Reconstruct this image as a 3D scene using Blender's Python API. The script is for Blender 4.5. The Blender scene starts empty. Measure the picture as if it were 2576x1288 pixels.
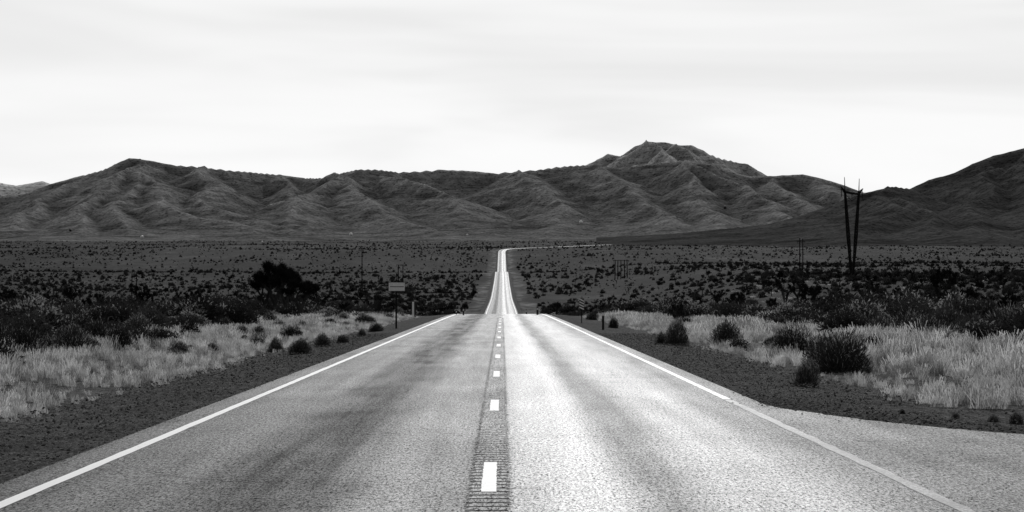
import bpy, math, random
import numpy as np
from mathutils import Vector, Matrix
random.seed(7); rng=np.random.default_rng(11)
scene=bpy.context.scene
EYE=1.625; F=5400.0; VX=1263.0; VY=740.0   # eye height and survey scale

# ---------------------------------------------------------------- noise
perm=rng.permutation(512)
ang=rng.random(512)*2*np.pi
GX,GY=np.cos(ang),np.sin(ang)
def pn(x,y,s=0):
    x=np.asarray(x,float);y=np.asarray(y,float)
    xi=np.floor(x).astype(np.int64);yi=np.floor(y).astype(np.int64)
    xf=x-xi;yf=y-yi
    def g(i,j,dx,dy):
        h=perm[(perm[(i+s*37)%512]+j)%512]
        return GX[h]*dx+GY[h]*dy
    u=xf*xf*xf*(xf*(xf*6-15)+10);v=yf*yf*yf*(yf*(yf*6-15)+10)
    a=g(xi,yi,xf,yf);b=g(xi+1,yi,xf-1,yf);c=g(xi,yi+1,xf,yf-1);d=g(xi+1,yi+1,xf-1,yf-1)
    return (a*(1-u)+b*u)*(1-v)+(c*(1-u)+d*u)*v
def fbm(x,y,o=4,s=0):
    t=0;a=1
    for i in range(o):
        t=t+a*pn(x*2**i,y*2**i,s+i);a*=.5
    return t
def ridged(x,y,o=4,s=0):
    t=0;a=1
    for i in range(o):
        t=t+a*(1-2*np.abs(pn(x*2**i,y*2**i,s+i)));a*=.5
    return t
def S(x,a,b):
    t=np.clip((np.asarray(x,float)-a)/(b-a),0,1);return t*t*(3-2*t)
def blur(A,k,ax):
    A=np.moveaxis(A,ax,0);P=np.pad(A,((k+1,k),(0,0)),mode='edge');c=np.cumsum(P,0)
    return np.moveaxis((c[2*k+1:]-c[:-(2*k+1)])/(2*k+1),0,ax)

# ---------------------------------------------------------------- land profile
PY=np.array([-400,0,110,150,183,230,300,360,430,490,540,620,740,820,880,1000,1100,1250,1390,1500,1620,1760,1900,2050,2200,2550,2800,3000,3500,4500,5500,9000,14000],float)
PZ=np.array([0,0,0,-.03,-.12,-.75,-2.4,-3.8,-4.6,-4.1,-3.1,-2.3,-1.0,.3,1.7,4.6,7.3,12.0,15.8,16.2,15.6,17.0,20.9,28.5,36.5,53.5,61.5,67,81.3,109,136,190,230],float)
def hermite(xq,X,Y):
    dlt=np.diff(Y)/np.diff(X)
    m=np.zeros_like(Y);m[0]=dlt[0];m[-1]=dlt[-1]
    for i in range(1,len(Y)-1):
        if dlt[i-1]*dlt[i]<=0:m[i]=0
        else:m[i]=2*dlt[i-1]*dlt[i]/(dlt[i-1]+dlt[i])
    xq=np.clip(np.asarray(xq,float),X[0],X[-1])
    i=np.clip(np.searchsorted(X,xq)-1,0,len(X)-2)
    h=X[i+1]-X[i];t=(xq-X[i])/h
    return (2*t**3-3*t**2+1)*Y[i]+(t**3-2*t**2+t)*h*m[i]+(-2*t**3+3*t**2)*Y[i+1]+(t**3-t**2)*h*m[i+1]
def prof(y): return hermite(y,PY,PZ)
RC=-0.11
CX=np.array([-400,0,2450,2560,2660,2760,2900,3200,3700,4500,5200],float)
CXX=np.array([RC,RC,RC,1.5,8,22,46,100,190,325,430],float)
def roadx(y): return hermite(y,CX,CXX)
def ground(x,y):
    x=np.asarray(x,float);y=np.asarray(y,float)
    z=prof(y)
    z=z+9.2*S(x,22,105)*S(y,230,520)*(1-S(y,1000,1900))
    off=np.abs(x-roadx(y))
    m=S(off,6.0,14)
    z=z+m*(.10*fbm(x*.25,y*.25,3,3)+S(y,60,200)*.5*fbm(x*.03,y*.03,3,9)+S(y,500,2500)*5*fbm(x*.004,y*.003,4,5)*S(off,8,150))
    z=z-.10*S(off,4.6,6.5)*S(y,-50,0)*(1-S(off,8,12))
    z=z-S(y,110,500)*.25*S(off,4,7)
    return z
def site(px,py=None,d=None):
    """bearing -> world position on the ground"""
    if d is None: d=F*EYE/(py-VY)
    x=(px-VX)/F*d
    return x,d,float(ground(x,d))

# ---------------------------------------------------------------- helpers
def link(o,parent=None):
    scene.collection.objects.link(o)
    if parent: o.parent=parent
    return o
def mesh_np(name,verts,faces,mats=(),midx=None,smooth=False,uv=None,attrs=None):
    me=bpy.data.meshes.new(name)
    verts=np.asarray(verts,np.float32);faces=np.asarray(faces,np.int32)
    k=faces.shape[1]
    me.vertices.add(len(verts));me.vertices.foreach_set('co',verts.ravel())
    me.loops.add(faces.size);me.loops.foreach_set('vertex_index',faces.ravel())
    me.polygons.add(len(faces));me.polygons.foreach_set('loop_start',np.arange(0,faces.size,k,dtype=np.int32))
    try: me.polygons.foreach_set('loop_total',np.full(len(faces),k,dtype=np.int32))
    except Exception: pass
    for m in mats: me.materials.append(m)
    if midx is not None: me.polygons.foreach_set('material_index',np.asarray(midx,np.int32))
    me.polygons.foreach_set('use_smooth',np.full(len(faces),smooth))
    if uv is not None:
        l=me.uv_layers.new(name='UVMap');l.data.foreach_set('uv',np.asarray(uv,np.float32)[faces.ravel()].ravel())
    if attrs:
        for n,a in attrs.items():
            at=me.attributes.new(n,'FLOAT','POINT');at.data.foreach_set('value',np.asarray(a,np.float32).ravel())
    me.update(calc_edges=True)
    return me
def grid_faces(nr,nc):
    i=np.arange(nr-1)[:,None]*nc+np.arange(nc-1)[None,:]
    i=i.ravel();return np.stack([i,i+1,i+nc+1,i+nc],1)

class B:
    def __init__(s): s.v=[];s.f=[];s.m=[]
    def box(s,c,size,m=0,rot=None):
        b=len(s.v)
        for dx in(-.5,.5):
            for dy in(-.5,.5):
                for dz in(-.5,.5):
                    p=Vector((dx*size[0],dy*size[1],dz*size[2]))
                    if rot: p=rot@p
                    s.v.append(p+Vector(c))
        for f in((0,1,3,2),(4,6,7,5),(0,4,5,1),(2,3,7,6),(0,2,6,4),(1,5,7,3)):
            s.f.append([b+i for i in f]);s.m.append(m)
    def tube(s,p0,p1,r0,r1,n=6,m=0,cap=True):
        p0=Vector(p0);p1=Vector(p1);d=(p1-p0)
        if d.length<1e-6:return
        q=d.to_track_quat('Z','Y');b=len(s.v)
        for p,r in((p0,r0),(p1,r1)):
            for i in range(n):
                a=2*math.pi*i/n
                s.v.append(p+q@Vector((r*math.cos(a),r*math.sin(a),0)))
        for i in range(n):
            j=(i+1)%n;s.f.append([b+i,b+j,b+n+j,b+n+i]);s.m.append(m)
        if cap:
            s.f.append([b+n+i for i in range(n)]);s.m.append(m)
            s.f.append([b+i for i in reversed(range(n))]);s.m.append(m)
    def sphere(s,c,r,m=0,nu=10,nv=7):
        b=len(s.v);c=Vector(c)
        for j in range(nv+1):
            t=math.pi*j/nv
            for i in range(nu):
                a=2*math.pi*i/nu
                s.v.append(c+Vector((r*math.sin(t)*math.cos(a),r*math.sin(t)*math.sin(a),r*math.cos(t))))
        for j in range(nv):
            for i in range(nu):
                k=(i+1)%nu
                s.f.append([b+j*nu+i,b+(j+1)*nu+i,b+(j+1)*nu+k,b+j*nu+k]);s.m.append(m)
    def mesh(s,name,mats,smooth=False):
        me=bpy.data.meshes.new(name);me.from_pydata([tuple(v) for v in s.v],[],s.f)
        for m in mats: me.materials.append(m)
        me.polygons.foreach_set('material_index',s.m)
        me.polygons.foreach_set('use_smooth',[smooth]*len(s.f));me.update();return me

# ---------------------------------------------------------------- materials
class N:
    def __init__(s,name):
        s.mat=bpy.data.materials.new(name);s.mat.use_nodes=True;s.t=s.mat.node_tree
        s.b=s.t.nodes['Principled BSDF'];s.out=s.t.nodes['Material Output']
    def n(s,typ,**k):
        nd=s.t.nodes.new(typ)
        for a,v in k.items(): setattr(nd,a,v)
        return nd
    def l(s,a,b): s.t.links.new(a,b)
    def math(s,op,a,b=None,c=None,clamp=False):
        n=s.n('ShaderNodeMath',operation=op,use_clamp=clamp)
        for i,x in enumerate((a,b,c)):
            if x is None: continue
            if isinstance(x,(int,float)): n.inputs[i].default_value=x
            else: s.l(x,n.inputs[i])
        return n.outputs[0]
    def ramp(s,fac,pts,interp='LINEAR'):
        n=s.n('ShaderNodeValToRGB');r=n.color_ramp;r.interpolation=interp
        while len(r.elements)<len(pts): r.elements.new(.5)
        for e,(p,c) in zip(r.elements,pts): e.position=p;e.color=(c,c,c,1)
        s.l(fac,n.inputs[0]);return n.outputs[0]
    def noise(s,vec,scale,detail=3,rough=.5,dist=0):
        n=s.n('ShaderNodeTexNoise');n.inputs['Scale'].default_value=scale;n.inputs['Detail'].default_value=detail
        n.inputs['Roughness'].default_value=rough;n.inputs['Distortion'].default_value=dist
        if vec is not None:s.l(vec,n.inputs['Vector'])
        return n.outputs['Fac']
    def vor(s,vec,scale,out='Distance'):
        n=s.n('ShaderNodeTexVoronoi');n.inputs['Scale'].default_value=scale;s.l(vec,n.inputs['Vector']);return n.outputs[out]
    def mapv(s,vec,scale=(1,1,1),rot=(0,0,0)):
        n=s.n('ShaderNodeMapping');n.inputs['Scale'].default_value=scale;n.inputs['Rotation'].default_value=rot
        s.l(vec,n.inputs['Vector']);return n.outputs[0]
    def pos(s): return s.n('ShaderNodeNewGeometry').outputs['Position']
    def mix(s,f,a,b):
        n=s.n('ShaderNodeMix',data_type='FLOAT')
        for i,x in((0,f),(2,a),(3,b)):
            if isinstance(x,(int,float)): n.inputs[i].default_value=x
            else: s.l(x,n.inputs[i])
        return n.outputs[0]
    def attr(s,name):
        n=s.n('ShaderNodeAttribute');n.attribute_name=name;return n.outputs['Fac']
    def bump(s,h,strength,dist,prev=None):
        n=s.n('ShaderNodeBump');n.inputs['Strength'].default_value=strength;n.inputs['Distance'].default_value=dist
        s.l(h,n.inputs['Height'])
        if prev is not None: s.l(prev,n.inputs['Normal'])
        return n.outputs[0]
    def fin(s,col,rough=.9,spec=.2,bump=None):
        for k,x in(('Base Color',col),('Roughness',rough),('Specular IOR Level',spec)):
            if isinstance(x,(int,float)):
                s.b.inputs[k].default_value=(x,x,x,1) if k=='Base Color' else x
            else: s.l(x,s.b.inputs[k])
        if bump is not None: s.l(bump,s.b.inputs['Normal'])
        return s.mat

def mat_plain(name,c,rough=.7,spec=.3,metal=0):
    m=N(name);p=m.pos();n=m.noise(p,14,3)
    col=m.math('MULTIPLY',m.math('ADD',m.math('MULTIPLY',n,.5),.75),c)
    m.b.inputs['Metallic'].default_value=metal
    return m.fin(col,rough,spec)

def up(x): return (x+5)/10
def asphalt(name,cl,ch,sl_,sh_,r0,r1,flat=None):
    m=N(name);uvn=m.n('ShaderNodeUVMap').outputs[0]
    sep=m.n('ShaderNodeSeparateXYZ');m.l(uvn,sep.inputs[0]);u=sep.outputs[0]
    wob=m.noise(m.mapv(uvn,(.6,.05,1)),1.0,2)
    uu=m.math('ADD',u,m.math('MULTIPLY',m.math('SUBTRACT',wob,.5),.55))
    t=m.math('DIVIDE',m.math('ADD',uu,5.0),10.0,clamp=True)
    track=m.ramp(t,[(up(-4.2),.28),(up(-3.3),.36),(up(-2.7),.34),(up(-2.1),.10),(up(-1.5),.10),(up(-.95),.44),(up(-.35),.40),(up(0),.40),(up(.25),.74),(up(.95),.98),(up(1.35),.36),(up(1.6),.38),(up(2.0),.76),(up(2.6),.74),(up(3.2),.40),(up(4.2),.32)])
    streak=m.noise(m.mapv(uvn,(3.2,.10,1)),1.0,4,.6)
    blot=m.noise(m.mapv(uvn,(.7,.25,1)),1.0,4,.6)
    tr=m.math('ADD',track,m.math('MULTIPLY',m.math('SUBTRACT',streak,.5),.55))
    tr=m.math('ADD',tr,m.math('MULTIPLY',m.math('SUBTRACT',blot,.5),.5),clamp=True)
    gr=m.noise(uvn,60,2,.8)
    ga=m.noise(m.mapv(uvn,(44,11,1)),1.0,3,.95)
    gb=m.noise(m.mapv(uvn,(20,4.5,1)),1.0,3,.95)
    speck=m.math('ADD',m.math('MULTIPLY',m.math('SUBTRACT',ga,.5),9.5),m.math('MULTIPLY',m.math('SUBTRACT',gb,.5),3.8))
    base=m.mix(tr,cl,ch)
    col=m.math('MULTIPLY',base,m.math('MAXIMUM',m.math('ADD',speck,1.0),.12))
    cr=m.n('ShaderNodeTexVoronoi',feature='DISTANCE_TO_EDGE');cr.inputs['Scale'].default_value=1
    cwarp=m.n('ShaderNodeVectorMath',operation='ADD');m.l(m.mapv(uvn,(.09,.16,1)),cwarp.inputs[0])
    nn=m.n('ShaderNodeTexNoise');nn.inputs['Scale'].default_value=1.5;nn.inputs['Detail'].default_value=4;m.l(uvn,nn.inputs['Vector'])
    sc=m.n('ShaderNodeVectorMath',operation='SCALE');sc.inputs['Scale'].default_value=.2;m.l(nn.outputs['Color'],sc.inputs[0]);m.l(sc.outputs[0],cwarp.inputs[1])
    m.l(cwarp.outputs[0],cr.inputs['Vector'])
    crk=m.ramp(cr.outputs['Distance'],[(0,.35),(.002,.5),(.004,1)])
    col=m.math('MULTIPLY',col,crk)
    spec=m.math('MULTIPLY',m.math('MULTIPLY',m.mix(tr,sl_,sh_),m.math('MAXIMUM',m.math('ADD',speck,1.0),.0)),crk)
    rgh=m.mix(tr,r0,r1)
    return m.fin(col,rgh,spec,m.bump(gr,.35,.01))
ASPH=asphalt('asphalt',.026,.12,.010,.15,.64,.50)
MILL=asphalt('milled_asphalt',.025,.06,.0,.05,.8,.7)

def paint_mat(name,c,wear,lo=.12):
    m=N(name);p=m.pos();n=m.noise(p,30,4,.7);n2=m.noise(m.mapv(p,(1,.2,1)),3,3)
    f=m.math('ADD',n,m.math('MULTIPLY',m.math('SUBTRACT',n2,.5),.6))
    col=m.ramp(f,[(max(0,wear-.12),lo),(wear+.05,c)])
    return m.fin(col,.6,.12,m.bump(n,.3,.005))
PAINT=paint_mat('road_paint',.80,.32)
PAINT_W=paint_mat('worn_road_paint',.28,.56,.08)

# ground
m=N('desert_ground');p=m.pos()
g=m.attr('gravel');far=m.attr('far');verge=m.attr('verge')
n1=m.noise(p,1.2,5,.65);n2=m.noise(p,9,4,.7);n3=m.noise(p,40,3,.8);vv=m.vor(p,22)
gra=m.noise(m.mapv(p,(26,6,6)),1.0,3,.95)
grb=m.noise(m.mapv(p,(9,2.2,2)),1.0,4,.85)
gsp=m.math('MAXIMUM',m.math('ADD',m.math('ADD',m.math('MULTIPLY',m.math('SUBTRACT',gra,.5),8.0),m.math('MULTIPLY',m.math('SUBTRACT',grb,.5),5.5)),1.0),.12)
soil=m.math('MULTIPLY',m.ramp(n1,[(.3,.04),(.7,.10)]),m.math('MULTIPLY',gsp,m.math('ADD',m.math('MULTIPLY',n2,.9),.5)))
gn=m.noise(p,.7,4,.6)
grav=m.math('MULTIPLY',m.math('MULTIPLY',.062,gsp),m.ramp(gn,[(.3,.5),(.7,1.2)]))
nf1=m.noise(m.mapv(p,(1,.35,1)),.02,6,.65);nf2=m.noise(p,.25,4,.7)
nf3=m.noise(m.mapv(p,(1,.25,1)),.0035,4,.6)
fard=m.math('MULTIPLY',m.ramp(nf1,[(.35,.014),(.54,.027),(.70,.062)]),m.math('ADD',m.math('MULTIPLY',m.math('SUBTRACT',nf2,.4),2.4),.55,clamp=True))
fard=m.math('MULTIPLY',fard,m.ramp(nf3,[(.35,.75),(.65,1.6)]))
c1=m.mix(g,soil,grav);c2=m.mix(far,c1,fard)
vcol=m.math('MULTIPLY',.22,m.math('ADD',n2,.3));c3=m.mix(m.math('MULTIPLY',verge,m.ramp(m.noise(m.mapv(p,(1,.25,1)),.16,5,.75),[(.42,.02),(.64,1)])),c2,vcol)
GROUND=m.fin(c3,.95,.02,m.bump(m.math('ADD',n3,m.math('MULTIPLY',vv,.6)),.9,.03,m.bump(n2,.5,.08)))
def mount_mat(name,lo,hi,dots,sc=1.0):
    m=N(name);p=m.pos();painted_relief=m.attr('relief_shade')
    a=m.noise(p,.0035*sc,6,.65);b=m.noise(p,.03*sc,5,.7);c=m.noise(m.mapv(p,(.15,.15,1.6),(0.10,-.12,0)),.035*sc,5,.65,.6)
    base=m.ramp(m.math('ADD',m.math('MULTIPLY',painted_relief,.38),m.math('MULTIPLY',a,.62)),[(.30,lo),(.70,hi)])  # gullies darker, ridges lighter: slope shading painted into the rock colour
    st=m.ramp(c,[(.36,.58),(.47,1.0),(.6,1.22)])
    dt=m.ramp(m.vor(p,dots),[(.12,.35),(.42,1.05)])
    dt2=m.ramp(b,[(.3,.60),(.7,1.4)])
    col=m.math('MULTIPLY',m.math('MULTIPLY',base,st),m.math('MULTIPLY',dt,dt2))
    bb=m.bump(b,.9,18,m.bump(c,.5,12))
    return m.fin(col,1.0,0,bb)
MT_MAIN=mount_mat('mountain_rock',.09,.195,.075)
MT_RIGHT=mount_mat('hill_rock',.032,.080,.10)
MT_PEAK_HAZE=mount_mat('peak_rock_hazed',.20,.32,.06)  # aerial haze painted in as a lighter rock colour
MT_FAR_HAZE=mount_mat('distant_rock_hazed',.42,.50,.03)  # palest rock: haze of the far range put into its colour

def leaf_mat(name,c,trans,var=.5):
    m=N(name);p=m.pos();oi=m.n('ShaderNodeObjectInfo').outputs['Random']
    n=m.noise(p,5,3,.6)
    f=m.math('MULTIPLY',m.math('ADD',m.math('MULTIPLY',oi,var),1-var/2),m.math('ADD',m.math('MULTIPLY',n,1.0),.5))
    col=m.math('MULTIPLY',f,c)
    d=m.n('ShaderNodeBsdfDiffuse');tr=m.n('ShaderNodeBsdfTranslucent');mx=m.n('ShaderNodeMixShader')
    m.l(col,d.inputs[0]);m.l(col,tr.inputs[0]);mx.inputs[0].default_value=trans
    m.l(d.outputs[0],mx.inputs[1]);m.l(tr.outputs[0],mx.inputs[2]);m.l(mx.outputs[0],m.out.inputs[0])
    return m.mat
SHRUB=leaf_mat('shrub_leaves',.040,.2,1.0)
SHRUB_L=leaf_mat('shrub_seeds_lit_tips',.22,.4)  # pale seed heads that also paint in the lit look of bush tops
TWIG=leaf_mat('twig_bark',.035,0)
JOSH=leaf_mat('joshua_leaves',.014,.03)
GRASS=leaf_mat('dry_grass',.42,.45,1.2)
FARB=leaf_mat('distant_scrub',.034,.08,1.6)
PEB=leaf_mat('pebble_stone',.13,0,1.4)
DARK=mat_plain('dark_steel',.015,.9,.05)
WOOD=mat_plain('weathered_pole',.010,.9,.03)
SIGNM=mat_plain('sign_aluminium',.70,.5,.4)
WALL=mat_plain('shed_cladding',.25,.7,.2)
WHITE=mat_plain('white_reflector',.8,.5,.4)
BLACK=mat_plain('black_paint',.02,.6,.3)

# ---------------------------------------------------------------- ground sheet
ys=[-60.0]
while ys[-1]<12500:
    y=ys[-1];st=.5 if y<10 else max(.35,min(45,(y)*.0085))
    ys.append(y+st)
ys=np.array(ys);nc=560
s=np.linspace(-1,1,nc)
s=np.sign(s)*(np.abs(s)*.55+.45*np.abs(s)**3)
Yg=np.repeat(ys[:,None],nc,1);Wd=45+.62*np.clip(Yg,0,None)
Xg=s[None,:]*Wd+roadx(Yg)*S(Yg,2400,3000)
Zg=ground(Xg,Yg)
off=np.abs(Xg-roadx(Yg))
sd=Xg-roadx(Yg)
wobn=fbm(Xg*.25,Yg*.25,4,21)*1.1
grv=1-S(off+wobn,5.6,6.5)
tq=(1-S(Yg+wobn*1.2,28.5,31))*S(sd,3,5)
grv=np.maximum(grv,tq)
farm=S(Yg,170,420)
verge=S(Yg,200,450)*(1-S(off+7*fbm(Xg*.05,Yg*.01,3,31),7.5,11+Yg*.0018))*(S(off,5,6.5))
me=mesh_np('ground',np.stack([Xg,Yg,Zg],-1).reshape(-1,3),grid_faces(len(ys),nc),[GROUND],smooth=True,
    attrs={'gravel':grv,'far':farm,'verge':verge})
link(bpy.data.objects.new('ground',me))

# ---------------------------------------------------------------- road
def lift(y): return .008+.30*S(y,105,500)
yr=[-60.0]
while yr[-1]<5200:
    y=yr[-1];yr.append(y+(2 if y<100 else max(2,min(12,y*.012))))
yr=np.array(yr)
tx=np.gradient(roadx(yr),yr);nl=np.sqrt(1+tx*tx)
lat=np.array([-4.17-1.6,-4.17,-3,-1.5,0,1.5,3,3.96,3.96+1.6])
dz=np.array([-.55,0,0,0,0,0,0,0,-.55])
V=[];UV=[]
for i,y in enumerate(yr):
    k=S(y,110,400)
    for j,a in enumerate(lat):
        aa=a
        if j==0: aa=-4.17-1.6*k-.02
        if j==8: aa=3.96+1.6*k+.02
        V.append((roadx(y)+aa/nl[i],y-aa*tx[i]/nl[i],prof(y)+lift(y)+(dz[j]*(.05+.95*k))))
        UV.append((a,y))
fc=grid_faces(len(yr),9);mi=np.zeros(len(fc),int);mi[(np.arange(len(fc))%8==0)|(np.arange(len(fc))%8==7)]=1
me=mesh_np('road',V,fc,[ASPH,GROUND],mi,uv=UV,attrs={'gravel':np.ones(len(V))})
road=link(bpy.data.objects.new('road',me))
edge=[(3.85,31.4),(4.05,30.2),(4.35,28.9),(4.78,27.4),(5.3,26.1),(6.05,24.7),(7.0,23.4),(8.4,22.2),(11,20.8),(16,19.6),(30,18.8)]
ee=[]
for (ax,ay),(bx,by) in zip(edge[:-1],edge[1:]):
    for k in range(6):
        ee.append((ax+(bx-ax)*k/6+random.uniform(-.04,.04),ay+(by-ay)*k/6+random.uniform(-.07,.07)))
ee.append(edge[-1]);ee[0]=edge[0]
V=[];UV=[];nS=16
for i,(ex,ey) in enumerate(ee):
    f_=i/(len(ee)-1)
    bx,by=(3.85,31.3-27.3*f_/.7) if f_<.7 else (3.85+26.15*(f_-.7)/.3,4)
    for q in range(nS+1):
        t_=q/nS;x=ex+(bx-ex)*t_;y=ey+(by-ey)*t_
        V.append((x,y,.008));UV.append((x-RC,y))
me=mesh_np('side_road_apron',V,grid_faces(len(ee),nS+1)[:,::-1],[ASPH],uv=UV)
link(bpy.data.objects.new('side_road_apron',me))

def strip(x0,x1,ya,yb,h,step=1.0,jit=0):
    n=max(2,int((yb-ya)/step)+1);V=[]
    if yb-ya>200:
        yy=[ya]
        while yy[-1]<yb: yy.append(yy[-1]+max(2,min(12,yy[-1]*.012)))
        yy=np.array(yy)
    else: yy=np.linspace(ya,yb,n)
    tt=np.gradient(roadx(yy),yy) if len(yy)>2 else np.zeros(len(yy))
    for i,y in enumerate(yy):
        for a in(x0,x1):
            a2=a+random.uniform(-jit,jit)
            V.append((float(roadx(y))+a2,y-a2*tt[i],float(prof(y))+float(lift(y))+h+.06*float(S(y,200,900))))
    return V,grid_faces(len(yy),2)
def join_strips(name,lst,mat,parent=None):
    V=[];Fc=[]
    for v,f in lst:
        Fc.append(f+len(V));V+=v
    me=mesh_np(name,V,np.concatenate(Fc),[mat]);return link(bpy.data.objects.new(name,me),parent)
LX=-3.84-RC;RX=3.46-RC
join_strips('edge_line_marking',[strip(LX-.06,LX+.06,-60,110,.004,.5,.006),strip(LX-.08,LX+.08,110,5100,.004),
    strip(RX-.06,RX+.06,33,110,.004,.5,.006),strip(RX-.08,RX+.08,110,5100,.004)],PAINT)
join_strips('worn_edge_line_marking',[strip(RX-.06,RX+.06,5,32.9,.004,.4,.012)],PAINT_W)
# centre rumble strip: milled corrugation
per=.31;stp=per/6
yy=np.arange(10,150,stp);V=[]
hz=.002+.010*(.5+.5*np.sin(2*np.pi*yy/per))
wv=.155+.02*np.sin(2*np.pi*yy/per+np.pi)
for i,y in enumerate(yy):
    r0=random.uniform(-.018,.018);r1=random.uniform(-.018,.018)
    for j,a in enumerate((-wv[i]-.03+r0,-wv[i]+r0,-.05,.05,wv[i]+r1,wv[i]+.03+r1)):
        e=0 if j in(0,5) else 1
        V.append((RC+a,y,(hz[i] if e else .0015)+float(prof(y))+float(lift(y))))
UV=[(a[0]-RC-.4,a[1]) for a in V]
fcs=grid_faces(len(yy),6);rowi=np.arange(len(fcs))//5;coli=np.arange(len(fcs))%5
mi=(((hz[rowi]+hz[np.minimum(rowi+1,len(yy)-1)])/2<.0065)&(coli>0)&(coli<4)).astype(int)
me=mesh_np('rumble_strip',V,fcs,[ASPH,MILL],mi,uv=UV);link(bpy.data.objects.new('rumble_strip',me))
d0=8775/502.0
lst=[]
for k in range(-1,11):
    a=d0+12.19*k;b=a+3.05
    yq=np.arange(a,b,stp);V=[]
    for y in yq:
        h=.002+.010*(.5+.5*math.sin(2*math.pi*y/per))
        for q in(-.062,.062):
            V.append((RC+q+random.uniform(-.005,.005),y,float(prof(y))+float(lift(y))+max(h,.007)+.004))
    lst.append((V,grid_faces(len(yq),2)))
for k in range(11,220):
    a=d0+12.19*k
    lst.append(strip(-.07,.07,a,a+3.05,.03,1.5))
join_strips('centre_line_dashes',lst,PAINT)

# ---------------------------------------------------------------- mountains
def ridge_pts(lst): return [((px-VX)/F*d,d,EYE+(VY-py)/F*d) for px,py,d in lst]
def mountain(name,ridges,mat,px0,px1,dn,df,nc,nr,seed,slope=1.6,na=1.0,L0=120):
    pxs=np.linspace(px0,px1,nc);dd=np.linspace(dn,df,nr)
    D,PX=np.meshgrid(dd,pxs,indexing='ij')
    X=(PX-VX)/F*D;Y=D
    wx=X+150*fbm(X*.0013,Y*.0013,5,seed);wy=Y+200*fbm(X*.0013,Y*.0013,5,seed+9)
    base=prof(Y);H=np.zeros_like(X);near=np.full_like(X,1e9)
    for kind,lst in ridges:
        P=ridge_pts(lst)
        ux,uy=(X,Y) if kind=='c' else (wx,wy)
        for (ax,ay,az),(bx,by,bz) in zip(P[:-1],P[1:]):
            vx,vy=bx-ax,by-ay;t=np.clip(((ux-ax)*vx+(uy-ay)*vy)/(vx*vx+vy*vy),0,1)
            dx=ux-(ax+vx*t);dy=uy-(ay+vy*t);dist=np.hypot(dx,dy)
            rz=az+(bz-az)*t;h=np.maximum(rz-prof(ay+vy*t),0)
            L=slope*h+L0
            e=h*np.exp(-dist/L)
            H=np.where(e>H,e,H)
            if kind=='c': near=np.minimum(near,dist)
    am=S(H,8,160)*(.14+.86*S(near,0,600))*na
    r=ridged(wx*.0026+wy*.0006,wy*.0018,5,seed+3)-1.0
    H=H+am*(9*r+8*fbm(X*.006,Y*.006,5,seed+5))
    H=H+na*1.9*fbm(X*.03,Y*.03,3,seed+7)*S(H,10,60)
    Z=base+H-3
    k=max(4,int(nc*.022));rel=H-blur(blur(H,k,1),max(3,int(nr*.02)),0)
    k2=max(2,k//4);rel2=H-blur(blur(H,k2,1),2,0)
    rel=np.clip(.5+rel/34+rel2/18,0,1)*S(H,0,60)+.45*(1-S(H,0,60))  # height residual that drives the painted slope shading
    me=mesh_np(name,np.stack([X,Y,Z],-1).reshape(-1,3),grid_faces(nr,nc),[mat],smooth=True,attrs={'relief_shade':rel})
    return link(bpy.data.objects.new(name,me))
crest=[(-500,560,7600),(-250,500,7600),(0,491,7600),(60,486,7600),(130,461,7600),(210,438,7600),(262,424,7550),(300,406,7500),(325,396,7500),(362,400,7500),(430,412,7500),(520,419,7550),(600,428,7600),(700,437,7700),(765,446,7700),(820,446,7600),(865,431,7500),(900,423,7450),(960,424,7500),(1000,430,7550),(1100,425,7600),(1180,427,7600),(1240,433,7600),(1350,425,7550),(1420,415,7500),(1475,411,7450),(1560,417,7450),(1650,408,7400),(1720,400,7350),(1780,408,7300),(1840,428,7300),(1880,440,7300),(1950,441,7300),(2020,436,7300),(2065,446,7300),(2120,462,7300),(2180,484,7300),(2300,500,7300),(2600,520,7400)]
sp=[[(325,396,7500),(372,440,7100),(440,478,6700),(540,545,6200),(650,603,5600)],
[(325,396,7500),(305,450,7050),(255,520,6500),(190,580,5900)],
[(210,438,7600),(110,500,7000),(40,560,6300)],
[(372,440,7100),(350,510,6500),(330,575,5900)],
[(440,412,7500),(500,455,7000),(590,515,6500),(680,575,6000)],
[(700,437,7700),(730,500,7000),(800,570,6200)],
[(865,431,7500),(905,480,7000),(1000,535,6500),(1110,590,5900)],
[(865,431,7500),(800,490,6900),(730,550,6300),(700,590,5800)],
[(1000,430,7550),(1090,470,7100),(1200,530,6500)],
[(1350,425,7550),(1400,480,7000),(1380,550,6400),(1350,590,6000)],
[(1475,411,7450),(1540,460,7000),(1610,515,6500),(1680,575,5900)],
[(1720,400,7350),(1700,450,7000),(1780,530,6300),(1820,580,5700)],
[(1720,400,7350),(1830,445,7000),(1950,510,6500),(1990,560,5900)],
[(1950,441,7300),(2030,490,6800),(2080,545,6200)],
[(2065,446,7300),(2150,500,6800),(2250,540,6200)],
[(-50,495,7600),(-60,560,6500)],
[(0,595,5600),(130,588,5500),(230,600,5450)],[(600,602,5400),(690,598,5400),(760,608,5300)]]
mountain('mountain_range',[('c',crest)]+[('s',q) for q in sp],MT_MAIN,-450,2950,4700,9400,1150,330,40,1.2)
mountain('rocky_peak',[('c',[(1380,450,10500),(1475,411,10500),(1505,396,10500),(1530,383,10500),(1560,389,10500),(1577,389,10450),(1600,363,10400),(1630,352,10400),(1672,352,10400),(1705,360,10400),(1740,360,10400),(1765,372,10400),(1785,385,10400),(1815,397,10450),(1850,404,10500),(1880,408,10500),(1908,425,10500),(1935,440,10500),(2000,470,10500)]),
 ('s',[(1655,352,10400),(1670,400,9700),(1690,450,9200)]),('s',[(1740,360,10400),(1810,420,9900),(1860,450,9500)])],MT_PEAK_HAZE,1250,2150,8600,11600,420,130,60,1.0,1.6)
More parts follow.
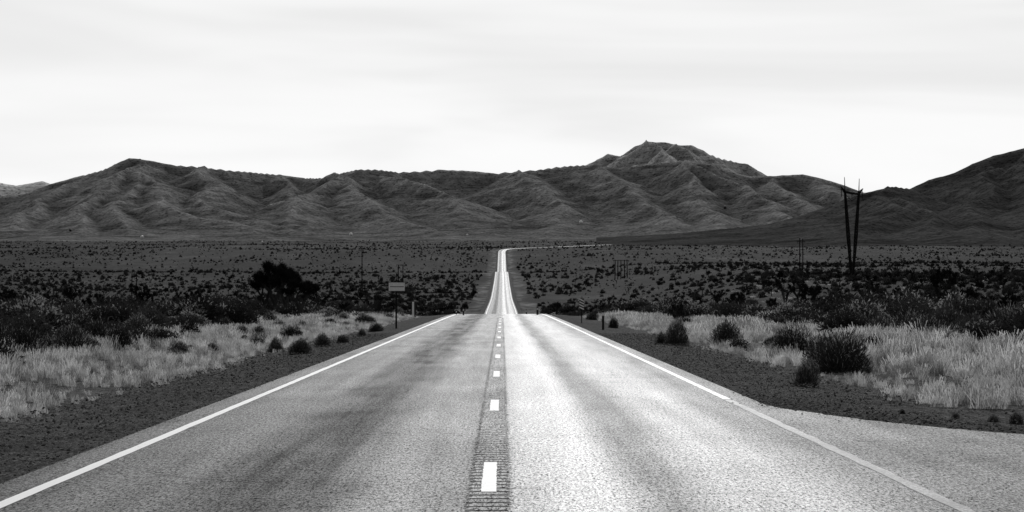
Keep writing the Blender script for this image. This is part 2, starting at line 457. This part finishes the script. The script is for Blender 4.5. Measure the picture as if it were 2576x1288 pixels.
mountain('distant_mountain',[('c',[(-500,430,14500),(-200,440,14500),(0,455,14500),(40,462,14500),(75,456,14500),(105,450,14500),(135,460,14500),(220,500,14500),(400,540,14500)])],MT_FAR_HAZE,-500,500,12600,16500,260,60,75,1.3,.8)
hc=[(1560,616,4700),(1640,610,4600),(1780,599,4400),(1900,577,4300),(2000,553,4200),(2070,525,4200),(2130,494,4200),(2180,478,4200),(2245,464,4200),(2295,471,4250),(2360,500,4200),(2480,540,4000)]
hb=[(2180,500,5000),(2290,470,4900),(2340,447,4900),(2400,430,4900),(2450,406,4900),(2500,386,4900),(2562,371,4900),(2640,350,4900),(2780,335,4900),(3000,380,4900)]
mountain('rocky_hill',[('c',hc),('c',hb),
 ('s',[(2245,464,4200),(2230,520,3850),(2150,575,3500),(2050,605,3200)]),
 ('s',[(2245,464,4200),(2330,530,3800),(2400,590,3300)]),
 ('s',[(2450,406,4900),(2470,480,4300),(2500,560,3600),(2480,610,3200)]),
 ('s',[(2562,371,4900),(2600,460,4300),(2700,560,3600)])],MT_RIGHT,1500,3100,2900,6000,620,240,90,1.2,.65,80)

# ---------------------------------------------------------------- vegetation meshes
def bush_mesh(name,n,leaf,wid,seed,mats,light=.0,flat=.8,stems=18,up=.5,jit=.30):
    r=np.random.default_rng(seed)
    ph=r.random(n)*2*np.pi;ct=r.random(n)*1.15-.15;st=np.sqrt(np.clip(1-ct*ct,0,1))
    dirs=np.stack([st*np.cos(ph),st*np.sin(ph),ct],1)
    lump=1+.30*fbm(np.cos(ph)*1.4+seed,np.sin(ph)*1.4+ct*1.5,3,seed)*1.4
    R=(r.random(n)**.36)*lump
    ctr=dirs*R[:,None]*np.array([.46,.46,flat*.92]);ctr[:,2]=np.abs(ctr[:,2]+.10*flat)+.01
    ax=dirs*np.array([.8,.8,1])+np.array([0,0,up])+r.normal(0,jit,(n,3));ax/=np.linalg.norm(ax,axis=1)[:,None]
    sd_=np.cross(ax,r.normal(0,1,(n,3)));sd_/=np.linalg.norm(sd_,axis=1)[:,None]
    ln=leaf*(.5+r.random(n))[:,None];w=wid*(.6+.8*r.random(n))[:,None]
    a=ctr-ax*ln*.5;b=ctr+ax*ln*.5
    V=np.stack([a-sd_*w*.35,a+sd_*w*.35,ctr+sd_*w,b,],1).reshape(-1,3)
    V[:,2]=np.maximum(V[:,2],0.0)
    Fc=np.arange(n*4).reshape(-1,4)
    mi=(( (R>.85*lump)&(ct>.1)&(r.random(n)<light))).astype(int)
    vs=[];fs=[];k=len(V)
    for i in range(stems):
        d=dirs[i]*np.array([.42,.42,flat*.85])*lump[i];d[2]=abs(d[2])+.05
        q=np.cross(d,[.3,.2,1]);q/=np.linalg.norm(q)+1e-6;q*=.008
        p0=np.array([0,0,-.02])+d*.02
        vs+=[p0-q,p0+q,d+q*.4,d-q*.4];fs.append([k,k+1,k+2,k+3]);k+=4
    V=np.concatenate([V,np.array(vs)]);Fc=np.concatenate([Fc,np.array(fs)])
    mi=np.concatenate([mi,np.full(len(fs),2)])
    return mesh_np(name,V,Fc,mats,mi)
SM=[SHRUB,SHRUB_L,TWIG]
hero=[bush_mesh('sagebrush_%d'%i,6500,.075,.008,100+i,SM,.25 if i%2 else .10,.72,up=.7) for i in range(4)]
mid=[bush_mesh('scrub_%d'%i,1900,.085,.022,200+i,SM,[.06,.30,.05,.9,.04][i],.70,up=.25,jit=.6) for i in range(5)]  # some kinds get more pale tips, painting light onto their tops
farb=[bush_mesh('far_scrub_%d'%i,130,.24,.08,300+i,[FARB,FARB,TWIG],0,.75,4) for i in range(4)]

def grass_mesh(name,n,h,rad,seed):
    r=np.random.default_rng(seed);V=[];Fc=[]
    ph=r.random(n)*2*np.pi;rr=rad*np.sqrt(r.random(n))
    bx,by=rr*np.cos(ph),rr*np.sin(ph)
    hh=h*(.45+.75*r.random(n));lean=r.normal(0,.24,(n,2))+np.stack([bx,by],1)*.5
    a=r.random(n)*np.pi;w=.0035+.003*r.random(n)
    sx,sy=np.cos(a)*w,np.sin(a)*w
    p0=np.stack([bx,by,0*bx],1);p1=p0+np.stack([lean[:,0]*hh*.4,lean[:,1]*hh*.4,hh*.55],1);p2=p0+np.stack([lean[:,0]*hh,lean[:,1]*hh,hh],1)
    sv=np.stack([sx,sy,0*sx],1)
    V=np.stack([p0-sv,p0+sv,p1+sv*1.1,p1-sv*1.1,p2+sv*1.2,p2-sv*1.0],1).reshape(-1,3)
    i=np.arange(n)*6
    Fc=np.concatenate([np.stack([i,i+1,i+2,i+3],1),np.stack([i+3,i+2,i+4,i+5],1)])
    return mesh_np(name,V,Fc,[GRASS])
grs=[grass_mesh('grass_tuft_%d'%i,[40,56,34,60][i],[.34,.40,.26,.46][i],[.14,.20,.18,.22][i],400+i) for i in range(4)]

def joshua_mesh(name,seed,height,heads_depth=3,spread=.6,blade=.26,nb=70,trunk=.13):
    r=random.Random(seed);b=B()
    def rosette(p,d,sc=1):
        for k in range(nb):
            v=Vector((r.gauss(0,1),r.gauss(0,1),r.gauss(0,1))).normalized()
            v=(v+d*.45).normalized()
            st=p-d*r.random()*.28*sc;e=st+v*blade*sc*(.7+.5*r.random())
            q=v.cross(Vector((r.gauss(0,1),r.gauss(0,1),r.gauss(0,1)))).normalized()*.026*sc
            i=len(b.v);b.v+=[st-q,st+q,e];b.f.append([i,i+1,i+2]);b.m.append(1)
    def br(p,d,L,rad,dep):
        q=p+d*L*.55;d2=(d+Vector((0,0,.25))).normalized();e=q+d2*L*.45
        b.tube(p,q,rad,rad*.88,6,0,False);b.tube(q,e,rad*.88,rad*.72,6,0,False)
        for k in range(16):
            tt=r.random();s_=p.lerp(e,tt);v=Vector((r.gauss(0,1),r.gauss(0,1),r.gauss(0,.6)-.6)).normalized()
            qq=v.cross(d).normalized()*.016;i=len(b.v);b.v+=[s_-qq,s_+qq,s_+v*(rad+.13)];b.f.append([i,i+1,i+2]);b.m.append(1)
        if dep==0 : rosette(e,d2,1);return
        if dep<3: rosette(e,d2,.8)
        n=r.choice((2,3)) if dep>1 else r.choice((2,2,3))
        a0=r.random()*6.28
        for k in range(n):
            a=a0+k*6.28/n+r.uniform(-.5,.5)
            nd=(d2*.75+Vector((math.cos(a),math.sin(a),.15))*spread*r.uniform(.7,1.3)).normalized()
            if nd.z<0: nd.z=.1
            br(e,nd,L*r.uniform(.62,.88),rad*.72,dep-1 if r.random()<.85 else 0)
    L=height*.30
    br(Vector((0,0,-.1)),Vector((r.uniform(-.1,.1),r.uniform(-.1,.1),1)).normalized(),L,trunk,heads_depth)
    return b.mesh(name,[TWIG,JOSH])
jm=[joshua_mesh('joshua_%d'%i,500+i,[3.2,2.6,3.6,2.2][i],[3,2,3,2][i],[.6,.7,.8,.6][i]) for i in range(4)]

# ---------------------------------------------------------------- scatter
def coll(name,meshes):
    c=bpy.data.collections.new(name)
    for i,mm in enumerate(meshes):
        o=bpy.data.objects.new(mm.name+'_src',mm);c.objects.link(o)
    return c
def scatter(name,c,P,rot,scl,idx):
    P=np.asarray(P,np.float32);n=len(P)
    me=bpy.data.meshes.new(name);me.vertices.add(n);me.vertices.foreach_set('co',P.ravel())
    a=me.attributes.new('rot','FLOAT_VECTOR','POINT');a.data.foreach_set('vector',np.asarray(rot,np.float32).ravel())
    a=me.attributes.new('scl','FLOAT_VECTOR','POINT');a.data.foreach_set('vector',np.asarray(scl,np.float32).ravel())
    a=me.attributes.new('idx','INT','POINT');a.data.foreach_set('value',np.asarray(idx,np.int32))
    o=link(bpy.data.objects.new(name,me))
    g=bpy.data.node_groups.new(name+'_scatter','GeometryNodeTree')
    g.interface.new_socket('Geometry',in_out='INPUT',socket_type='NodeSocketGeometry')
    g.interface.new_socket('Geometry',in_out='OUTPUT',socket_type='NodeSocketGeometry')
    gi=g.nodes.new('NodeGroupInput');go=g.nodes.new('NodeGroupOutput')
    ip=g.nodes.new('GeometryNodeInstanceOnPoints');ci=g.nodes.new('GeometryNodeCollectionInfo')
    ci.inputs['Collection'].default_value=c;ci.inputs['Separate Children'].default_value=True;ci.inputs['Reset Children'].default_value=True
    def na(nm,t):
        q=g.nodes.new('GeometryNodeInputNamedAttribute');q.data_type=t;q.inputs['Name'].default_value=nm
        return [s for s in q.outputs if s.enabled and s.name=='Attribute'][0]
    L=g.links.new
    L(gi.outputs[0],ip.inputs['Points']);L(ci.outputs[0],ip.inputs['Instance']);ip.inputs['Pick Instance'].default_value=True
    L(na('idx','INT'),ip.inputs['Instance Index']);L(na('rot','FLOAT_VECTOR'),ip.inputs['Rotation']);L(na('scl','FLOAT_VECTOR'),ip.inputs['Scale'])
    L(ip.outputs[0],go.inputs[0])
    md=o.modifiers.new('scatter','NODES');md.node_group=g
    return o
def rots(n,tilt=.06):
    r=np.zeros((n,3));r[:,2]=rng.random(n)*6.283;r[:,:2]=rng.normal(0,tilt,(n,2));return r
def scl(n,a,b,zr=(.8,1.2),pw=1.6):
    s_=a+(b-a)*rng.random(n)**pw;z=s_*(zr[0]+(zr[1]-zr[0])*rng.random(n));return np.stack([s_,s_*(.85+.3*rng.random(n)),z],1)
def put(x,y,sink=0): return np.stack([x,y,ground(x,y)-sink],1)

def Lb(y): return -(11.2+.035*np.clip(y-45,0,140))
def Rb(y): return 10.4+5.0*(1-S(y,55,110))
# foreground-to-middle scrub
n=52000
d=(40**2+rng.random(n)*(760**2-40**2))**.5
dn=38+rng.random(n)**.8*150;d=np.where(rng.random(n)<.10,dn,d)
x=(rng.random(n)*2-1)*(.30*d+8)
cl=fbm(x*.07,d*.035,4,77)
inside=((x<Lb(d)+2.5*cl)|(x>Rb(d)+3*cl))
pk=np.clip(.50+1.6*cl,0,1)*(1-np.where(x<0,.95,.72)*S(d,150,np.where(x<0,300,420)))*(1-.6*S(d,450,760))
keep=inside&(rng.random(n)<pk)
keep|=((np.abs(x)>9.5)&(d>130)&(d<330)&(rng.random(n)<.05))
x=x[keep];d=d[keep];cl=cl[keep];n=len(x)
sc_=scl(n,.8,2.9,(.50,.85),1.6)
sc_*=((.75+.35*S(cl,-.2,.5))*(1-.30*S(d,400,600)))[:,None]
idx=rng.choice(5,n,p=[.28,.24,.22,.09,.17])
scatter('desert_scrub',coll('scrub_kinds',mid),put(x,d,.03),rots(n),sc_,idx)
n=190
d=rng.random(n)**.7*140+36;sg=np.where(rng.random(n)<.55,-1,1);x=sg*(7.2+rng.random(n)*6.5)
k=~((d<50)&(sg>0))&~((d<60)&(sg<0)); x=x[k];d=d[k];n=len(x)
scatter('verge_scrub',coll('verge_scrub_kinds',mid),put(x,d,.02),rots(n),scl(n,.25,1.1,(.7,1.0)),rng.integers(0,5,n))
# far plain scrub
n=90000
d=np.exp(rng.random(n)*(math.log(5900)-math.log(300))+math.log(300))
x=(rng.random(n)*2-1)*.30*d
cl=fbm(x*.010,d*.0035,5,88)
ofr=np.abs(x-roadx(d))
keep=(ofr>9+d*.0025)&(rng.random(n)<np.clip(.55+1.2*cl,.10,1)*(.55+.45*S(d,500,1500)))
x=x[keep];d=d[keep];n=len(x)
s3=scl(n,.7,2.8,(.6,1.2),2.8)*(1+S(d,900,3500)*.4)[:,None]
scatter('plain_scrub',coll('far_scrub_kinds',farb),put(x,d,.1),rots(n),s3,rng.integers(0,4,n))
# joshua trees on the plain
n=2800
d=np.exp(rng.random(n)*(math.log(3000)-math.log(110))+math.log(110))
x=(rng.random(n)*2-1)*.28*d
keep=(np.abs(x)>15+d*.01)&~((d<170)&(np.abs(x)<22))
keep&=rng.random(n)<np.where(d<400,.5,.8)
x=x[keep];d=d[keep];n=len(x)
q=.50+.60*rng.random(n)**1.8
scatter('joshua_woodland',coll('joshua_kinds',jm),put(x,d,.05),rots(n,.05),np.stack([q,q,q],1)*(.9+.30*S(d,200,700))[:,None],rng.integers(0,4,n))
# dry grass
n=42000
d=18+rng.random(n)**.8*150
side=rng.random(n)<.5
x=np.where(side,-(5.9+rng.random(n)*9),(5.9+rng.random(n)*12))
cl=fbm(x*.42,d*.14,4,58);off=np.abs(x)
kp=(cl+.40*rng.random(n)>.20-.14*S(d,55,25))
low=(~kp)&(rng.random(n)<.26);keep=(kp|low)&(off+.9*fbm(x*.3,d*.3,2,5)>6.5)
keep&=~((x>0)&(d<31.5+1.6*cl))
x=x[keep];d=d[keep];low=low[keep];n=len(x)
g2=.42+.6*rng.random(n)+.7*np.clip(fbm(x*.2,d*.1,2,66),-.5,.6)
g2=np.maximum(g2,.2)*np.where(x>0,.98,.74)*(.50+.50*S(np.abs(x),6,8.2))*np.where(low,.6,1)
gx=g2*1.15*(1+.5*S(d,50,110))
scatter('dry_grass',coll('grass_kinds',grs),put(x,d,.01),rots(n,.12),np.stack([gx,gx,g2],1),rng.integers(0,4,n))
n=9000
d=np.exp(rng.random(n)*(math.log(620)-math.log(90))+math.log(90))
x=(rng.random(n)*2-1)*.27*d
cl=fbm(x*.06,d*.02,3,155);keep=(np.abs(x)>7+.012*d)&(cl+.25*rng.random(n)>.14)
x=x[keep];d=d[keep];n=len(x);g2=.5+.4*rng.random(n);gx=g2*(1.6+S(d,150,500)*3)
scatter('distant_grass',coll('distant_grass_kinds',grs),put(x,d,.01),rots(n,.1),np.stack([gx,gx,g2],1),rng.integers(0,4,n))
def pebble(name,seed):
    r=np.random.default_rng(seed)
    import bmesh
    bm=bmesh.new();bmesh.ops.create_icosphere(bm,subdivisions=1,radius=.5)
    for v in bm.verts: v.co*= r.uniform(.65,1.15)
    for v in bm.verts: v.co.z*=.6
    me=bpy.data.meshes.new(name);bm.to_mesh(me);bm.free();me.materials.append(PEB);return me
pb=[pebble('pebble_%d'%i,600+i) for i in range(4)]
n=30000
d=14+rng.random(n)**1.3*75
x=np.where(rng.random(n)<.5,-(4.25+rng.random(n)*2.3),(3.9+rng.random(n)*2.4))
m1=(x>0)&(d<31)
t_=rng.random(n)*(len(edge)-1.001);i0=t_.astype(int);fr=t_-i0;E=np.array(edge)
ex=E[i0,0]*(1-fr)+E[i0+1,0]*fr;ey=E[i0,1]*(1-fr)+E[i0+1,1]*fr
x=np.where(m1,ex+rng.normal(.1,.25,n),x);d=np.where(m1,ey+np.abs(rng.normal(0,2.2,n))-.3,d)
sz=.010+.028*rng.random(n)**4*1.5
P=put(x,d);P[:,2]=np.maximum(P[:,2],0)+.004
scatter('gravel',coll('pebble_kinds',pb),P,rots(n,.5),np.stack([sz*1.3,sz,sz],1),rng.integers(0,4,n))

# ---------------------------------------------------------------- individual shrubs
SH=[(755,886,60,40),(695,876,48,38),(730,846,66,36),(812,867,46,36),(863,860,38,22),(911,843,28,20),(946,831,40,24),(930,812,40,22),(536,881,38,30),(452,886,64,38),(650,868,50,32),(610,842,44,30),(300,880,80,60),(180,895,120,80),(60,905,110,90),(400,868,80,50),(20,925,70,50),(120,900,90,60),(250,870,90,70),(350,850,90,60),(480,840,90,50),(0,890,120,90),(560,835,80,40),(230,893,70,50),
(1702,863,66,64),(1665,862,36,32),(1827,862,86,66),(2115,925,180,108),(2070,915,100,80),(1990,892,130,82),(1960,885,80,60),(2028,964,70,68),(1543,822,27,27),(1715,812,56,44),(1680,808,40,34),(1630,812,26,18),(2269,1029,22,16),(2403,1034,26,20),(2498,1042,32,22),(2556,1047,44,34),(1490,800,34,22),(1880,800,60,40),(2570,900,90,60),(2330,868,110,70),(2450,862,120,70),(2220,856,100,60),(1770,835,50,30),(2540,860,130,90),(2390,850,110,80),(2150,845,100,60),(1950,840,80,50),(2290,850,110,70),(2480,845,110,80)]
for i,(px,py,w,h) in enumerate(SH):
    x,y,z=site(px,py)
    o=bpy.data.objects.new('sagebrush_shrub',hero[i%4]);o.location=(x,y,z-.03)
    W=w/F*y;Hh=h/F*y
    o.scale=(W*1.05,W*random.uniform(.9,1.1),Hh/.74);o.rotation_euler=(0,0,random.random()*6.28);link(o)
hj=joshua_mesh('dense_joshua',903,3.9,5,.52,.36,60,.20)
def tree(me,px,top,d,wpx=None):
    x,y,z=site(px,d=d);H=EYE+(VY-top)/F*d-z
    zs=[v.co.z for v in me.vertices]
    s_=H/max(zs);o=bpy.data.objects.new('joshua_tree',me)
    sx=s_;rz=random.random()*6.28
    if wpx:
        xs=[v.co.x for v in me.vertices];w=max(xs)-min(xs);sx=wpx/F*d/w;rz=0;x-=sx*(max(xs)+min(xs))/2
    o.location=(x,y,z-.05);o.scale=(sx,sx,s_);o.rotation_euler=(0,0,rz);link(o)
tree(hj,690,645,150,118);tree(hj,755,694,146,112);tree(hj,666,672,152,80);tree(hj,718,662,148,90)
for px,top,d,k in((20,722,140,0),(50,735,135,2),(455,728,170,2),(500,742,150,1),(390,765,110,1),(860,755,150,0),(920,735,190,2),(2370,668,170,0),(2180,685,240,2),(2010,700,230,0),(1975,695,240,2),(2040,712,230,1),(1850,730,220,1),(2440,715,150,3),(2490,735,140,1),(1700,755,110,1),(1800,725,210,0),(2300,720,200,2),(1560,752,180,1),(1400,760,200,1),(330,742,170,3),(130,748,150,1),(560,752,180,3),(1110,768,190,1)):
    tree(jm[k],px,top,d)

# ---------------------------------------------------------------- roadside furniture
def empty(name,loc,rz=0):
    e=bpy.data.objects.new(name,None);e.location=loc;e.rotation_euler=(0,0,rz);link(e);return e
def part(name,b,mats,parent,smooth=False):
    return link(bpy.data.objects.new(name,b.mesh(name,mats,smooth)),parent)
x,y,z=site(997,826);e=empty('traffic_sign',(x,y,z),.12)
b=B();b.box((0,0,1.08),(.08,.07,2.2));b.box((0,.03,1.75),(.05,.02,.4));part('post',b,[DARK],e)
b=B();b.box((.02,-.05,1.99),(.76,.012,.40));b.box((.02,-.05,2.205),(.80,.03,.025),1);b.box((.02,-.05,1.775),(.80,.03,.025),1)
b.box((.02,-.062,1.99),(.66,.006,.03),1)
part('panel',b,[SIGNM,DARK],e)
def obj_marker(px,py,hp,wp,hpanel,kind):
    x,y,z=site(px,py);e=empty('object_marker',(x,y,z));s_=y/F
    H=hp*s_;b=B();b.box((0,0,H/2-.1),(.05,.04,H+.1));part('post',b,[DARK],e)
    W=wp*s_;hh=hpanel*s_;b=B()
    if kind=='half':
        b.box((-W/4,-.04,H-hh/2),(W/2,.012,hh),0);b.box((W/4,-.04,H-hh/2),(W/2,.012,hh),1)
    else:
        b.box((0,-.035,H-hh/2),(W,.01,hh),1)
        for i in range(4):
            z0=H-hh+hh*(i+.5)/4.4;zz=hh/10;dz_=hh*.09
            k=len(b.v)
            b.v+=[Vector((-W/2,-.045,z0+dz_)),Vector((W/2,-.045,z0-dz_)),Vector((W/2,-.045,z0-dz_+zz)),Vector((-W/2,-.045,z0+dz_+zz))]
            b.f.append([k,k+1,k+2,k+3]);b.m.append(0)
    part('panel',b,[WHITE,BLACK],e)
obj_marker(1042,796,42,10,38,'half')
obj_marker(1463,812,62,11,30,'str')
def delin(px,py,hp,wp=5):
    x,y,z=site(px,py);e=empty('delineator_post',(x,y,z));s_=y/F;H=hp*s_;w=wp*s_
    b=B();b.box((0,0,H/2-.05),(w,.025,H));b.tube((0,0,H-.06),(0,0,H-.03),w*.5,w*.4,8);part('post',b,[BLACK],e)
    b=B();b.box((0,-.018,H-.20),(w*.8,.006,.14));part('reflector',b,[WHITE],e)
delin(1517,829,50,6);delin(1352,790,22,5);delin(1166,791,20,4);delin(1324,787,14,3);delin(1148,789,14,3)

# ---------------------------------------------------------------- power line
def lattice(b,p0,p1,w0,wm,w1,n=14,r=.09):
    p0=Vector(p0);p1=Vector(p1);prev=None
    for i in range(n+1):
        t=i/n;w=(w0+(wm-w0)*t*2) if t<.5 else (wm+(w1-wm)*(t-.5)*2)
        c=p0.lerp(p1,t);q=[c+Vector((sx*w/2,sy*w/2,0)) for sx,sy in((-1,-1),(1,-1),(1,1),(-1,1))]
        if prev:
            for k in range(4):
                b.tube(prev[k],q[k],r,r,4,0,False);b.tube(prev[k],q[(k+1)%4],r,r,4,0,False);b.tube(prev[(k+1)%4],q[k],r,r,4,0,False);b.tube(q[k],q[(k+1)%4],r,r,4,0,False)
        prev=q
def tower(px,d,topz,rz):
    x,y,z=site(px,d=d);e=empty('transmission_tower',(x,y,z),rz);T=topz-z
    b=B();lattice(b,(-.5,0,-.2),(-4.4,0,T),.3,.75,.4,26,.08);lattice(b,(.5,0,-.2),(4.4,0,T),.3,.75,.4,26,.08);part('legs',b,[DARK],e)
    b=B();lattice(b,(-4.4,0,T),(4.4,0,T-.6),.5,.6,.5,12,.12)
    for sx in(-1,1):
        b.tube((sx*4.4,0,T),(sx*7.0,0,T+1.1),.34,.16,6);b.tube((sx*4.4,0,T-.8),(sx*7.0,0,T+1.1),.14,.12,5)
    b.tube((-4.4,0,T-.3),(4.4,0,T-.5),.34,.34,6)
    part('crossarm',b,[DARK],e)
    b=B()
    for sx in(-1,1): b.tube((sx*4.4,0,T),(sx*4.7,0,T+3.9),.16,.08,5)
    part('lightning_masts',b,[DARK],e)
    b=B()
    for sx in(-6.6,6.6,0): b.tube((sx,0,T+(.8 if sx else -.5)),(sx,0,T-1.7),.10,.10,5)
    for sx in(-1,1): b.tube((sx*4.3,0,T-.8),(0,0,T-2.6),.08,.08,4)
    part('insulators',b,[DARK],e)
D=600.0
def wz(py,d=D): return EYE+(VY-py)/F*d
tower(2144,D,wz(482),math.radians(55))
fitA=np.polyfit([358,883,1461,2160],[593,597,552,490],2)
fitB=np.polyfit([178,1000,1824,2130],[578,588,516,484],2)
fitC=np.polyfit([660,1175,2145,100],[607,592,492,600],2)
tower(-900,D,wz(float(np.polyval(fitA,-900))),math.radians(62))
e=empty('power_line',(0,0,0));b=B();bw=B();bd=B()
for fit,dy in((fitA,-5),(fitB,5),(fitC,0)):
    dd=D+dy;prev=None
    for px in np.linspace(-900,2145,60):
        p=Vector(((px-VX)/F*dd,dd,EYE+(VY-float(np.polyval(fit,px)))/F*dd))
        if prev: b.tube(prev,p,.018,.018,4,0,False)
        prev=p
    for k in range(31):
        t=k/30;px=2145+t*1300;yv=float(np.polyval(fit,2145))+ (4*70*t*(1-t))-30*t
        p=Vector(((px-VX)/F*dd,dd,EYE+(VY-yv)/F*dd))
        if prev: b.tube(prev,p,.018,.018,4,0,False)
        prev=p
for fit,dy,px,blk,r in((fitA,-5,358,0,.46),(fitA,-5,883,0,.48),(fitA,-5,1461,0,.48),(fitB,5,178,1,.40),(fitB,5,1824,1,.46),(fitC,0,660,0,.30),(fitC,0,1175,0,.30)):
    dd=D+dy;(bd if blk else bw).sphere(((px-VX)/F*dd,dd,EYE+(VY-float(np.polyval(fit,px)))/F*dd),r)
part('conductors',b,[DARK],e);part('white_marker_balls',bw,[WHITE],e,True);part('dark_marker_balls',bd,[BLACK],e,True)
tower(3445,D,wz(460),math.radians(62))
def frame(px,d,top,base,xs,arm=True,r=.22,armz=.93):
    x,y,z=site(px,d=d);H=wz(top,d)-z
    e=empty('utility_pole',(x,y,z));b=B()
    for a in xs: b.tube((a*d/F,0,-.5),(a*d/F*.96,0,H*random.uniform(.95,1.0)),r,r*.8,7)
    part('poles',b,[WOOD],e)
    if arm:
        w=(max(xs)-min(xs))*d/F+2.0;b=B();b.box(((max(xs)+min(xs))/2*d/F,.2,H*armz),(w,.22,.24))
        for a in (-.45,0,.45): b.tube(((max(xs)+min(xs))/2*d/F+a*w,.2,H*armz),((max(xs)+min(xs))/2*d/F+a*w,.2,H*armz-1.0),.06,.06,5)
        part('crossarm',b,[WOOD],e)
frame(1562,1050,652,718,[-15,-8,0,9,16],True,.25,.94)
frame(2016,900,598,690,[-4,4],True,.25,.90)
frame(1008,1100,664,712,[-6,6],True,.27,.95)
frame(911,1000,625,720,[0],True,.25,.96)
frame(339,800,682,745,[-6,6],True,.20,.97)
x,y,z=site(921,d=640);e=empty('utility_shed',(x,y,z));b=B();b.box((0,0,1.1),(4.2,3,2.4));part('walls',b,[WALL],e)
b=B();b.box((0,0,2.42),(4.6,3.4,.2));part('roof',b,[DARK],e)
b=B();b.box((.6,-1.52,.95),(.9,.05,1.9));part('door',b,[DARK],e)

# ---------------------------------------------------------------- camera, sun, sky
cam=bpy.data.cameras.new('camera');cam.sensor_width=36;cam.lens=75.5;cam.clip_end=40000;cam.clip_start=.1
co=bpy.data.objects.new('camera',cam);co.location=(0,0,EYE);co.rotation_euler=(math.radians(90+1.02),0,math.radians(-.265));link(co);scene.camera=co
EL=math.radians(30);AZ=math.radians(4)
sd_=Vector((math.sin(AZ)*math.cos(EL),math.cos(AZ)*math.cos(EL),math.sin(EL)))
sl=bpy.data.lights.new('sun','SUN');sl.energy=2.6;sl.angle=math.radians(1.0);sl.color=(1,1,1)
so=bpy.data.objects.new('sun',sl);so.rotation_euler=(-sd_).to_track_quat('-Z','Y').to_euler();so.location=(0,0,50);link(so)
w=bpy.data.worlds.new('World');scene.world=w;w.use_nodes=True;t=w.node_tree
for nd in list(t.nodes): t.nodes.remove(nd)
m=N.__new__(N);m.t=t
out=m.n('ShaderNodeOutputWorld');bg=m.n('ShaderNodeBackground');bg.inputs['Strength'].default_value=.1;m.l(bg.outputs[0],out.inputs[0])
sky=m.n('ShaderNodeTexSky');sky.sky_type='NISHITA';sky.sun_disc=False;sky.sun_elevation=EL;sky.sun_rotation=AZ
bw_=m.n('ShaderNodeRGBToBW');m.l(sky.outputs[0],bw_.inputs[0])
gen=m.n('ShaderNodeTexCoord').outputs['Generated']
sp_=m.n('ShaderNodeSeparateXYZ');m.l(gen,sp_.inputs[0])
fy=m.ramp(m.math('ADD',m.math('MULTIPLY',sp_.outputs[1],.5),.5),[(.3,0),(.95,1)],'EASE')
fz=m.ramp(sp_.outputs[2],[(.14,1),(.65,.2)],'EASE')
veil=m.math('ADD',2.6,m.math('MULTIPLY',m.math('MULTIPLY',fy,fz),6.5))
st1=m.noise(m.mapv(gen,(3.0,1,22),(0,math.radians(-7),0)),1.0,3,.5,.8)
st2=m.noise(m.mapv(gen,(6,1,50),(0,math.radians(-5),0)),1.0,5,.6,.6)
stv=m.math('ADD',m.ramp(st1,[(.35,.91),(.62,1.05)],'EASE'),m.math('MULTIPLY',m.math('SUBTRACT',st2,.5),.05))
hor=m.ramp(sp_.outputs[2],[(.0,1.08),(.14,.95)])
vl=m.math('MULTIPLY',m.math('MULTIPLY',veil,stv),hor)
fin=m.mix(.12,vl,m.math('MINIMUM',bw_.outputs[0],9.5))
m.l(fin,bg.inputs[0])
scene.view_settings.view_transform='Standard';scene.view_settings.look='None';scene.view_settings.exposure=0
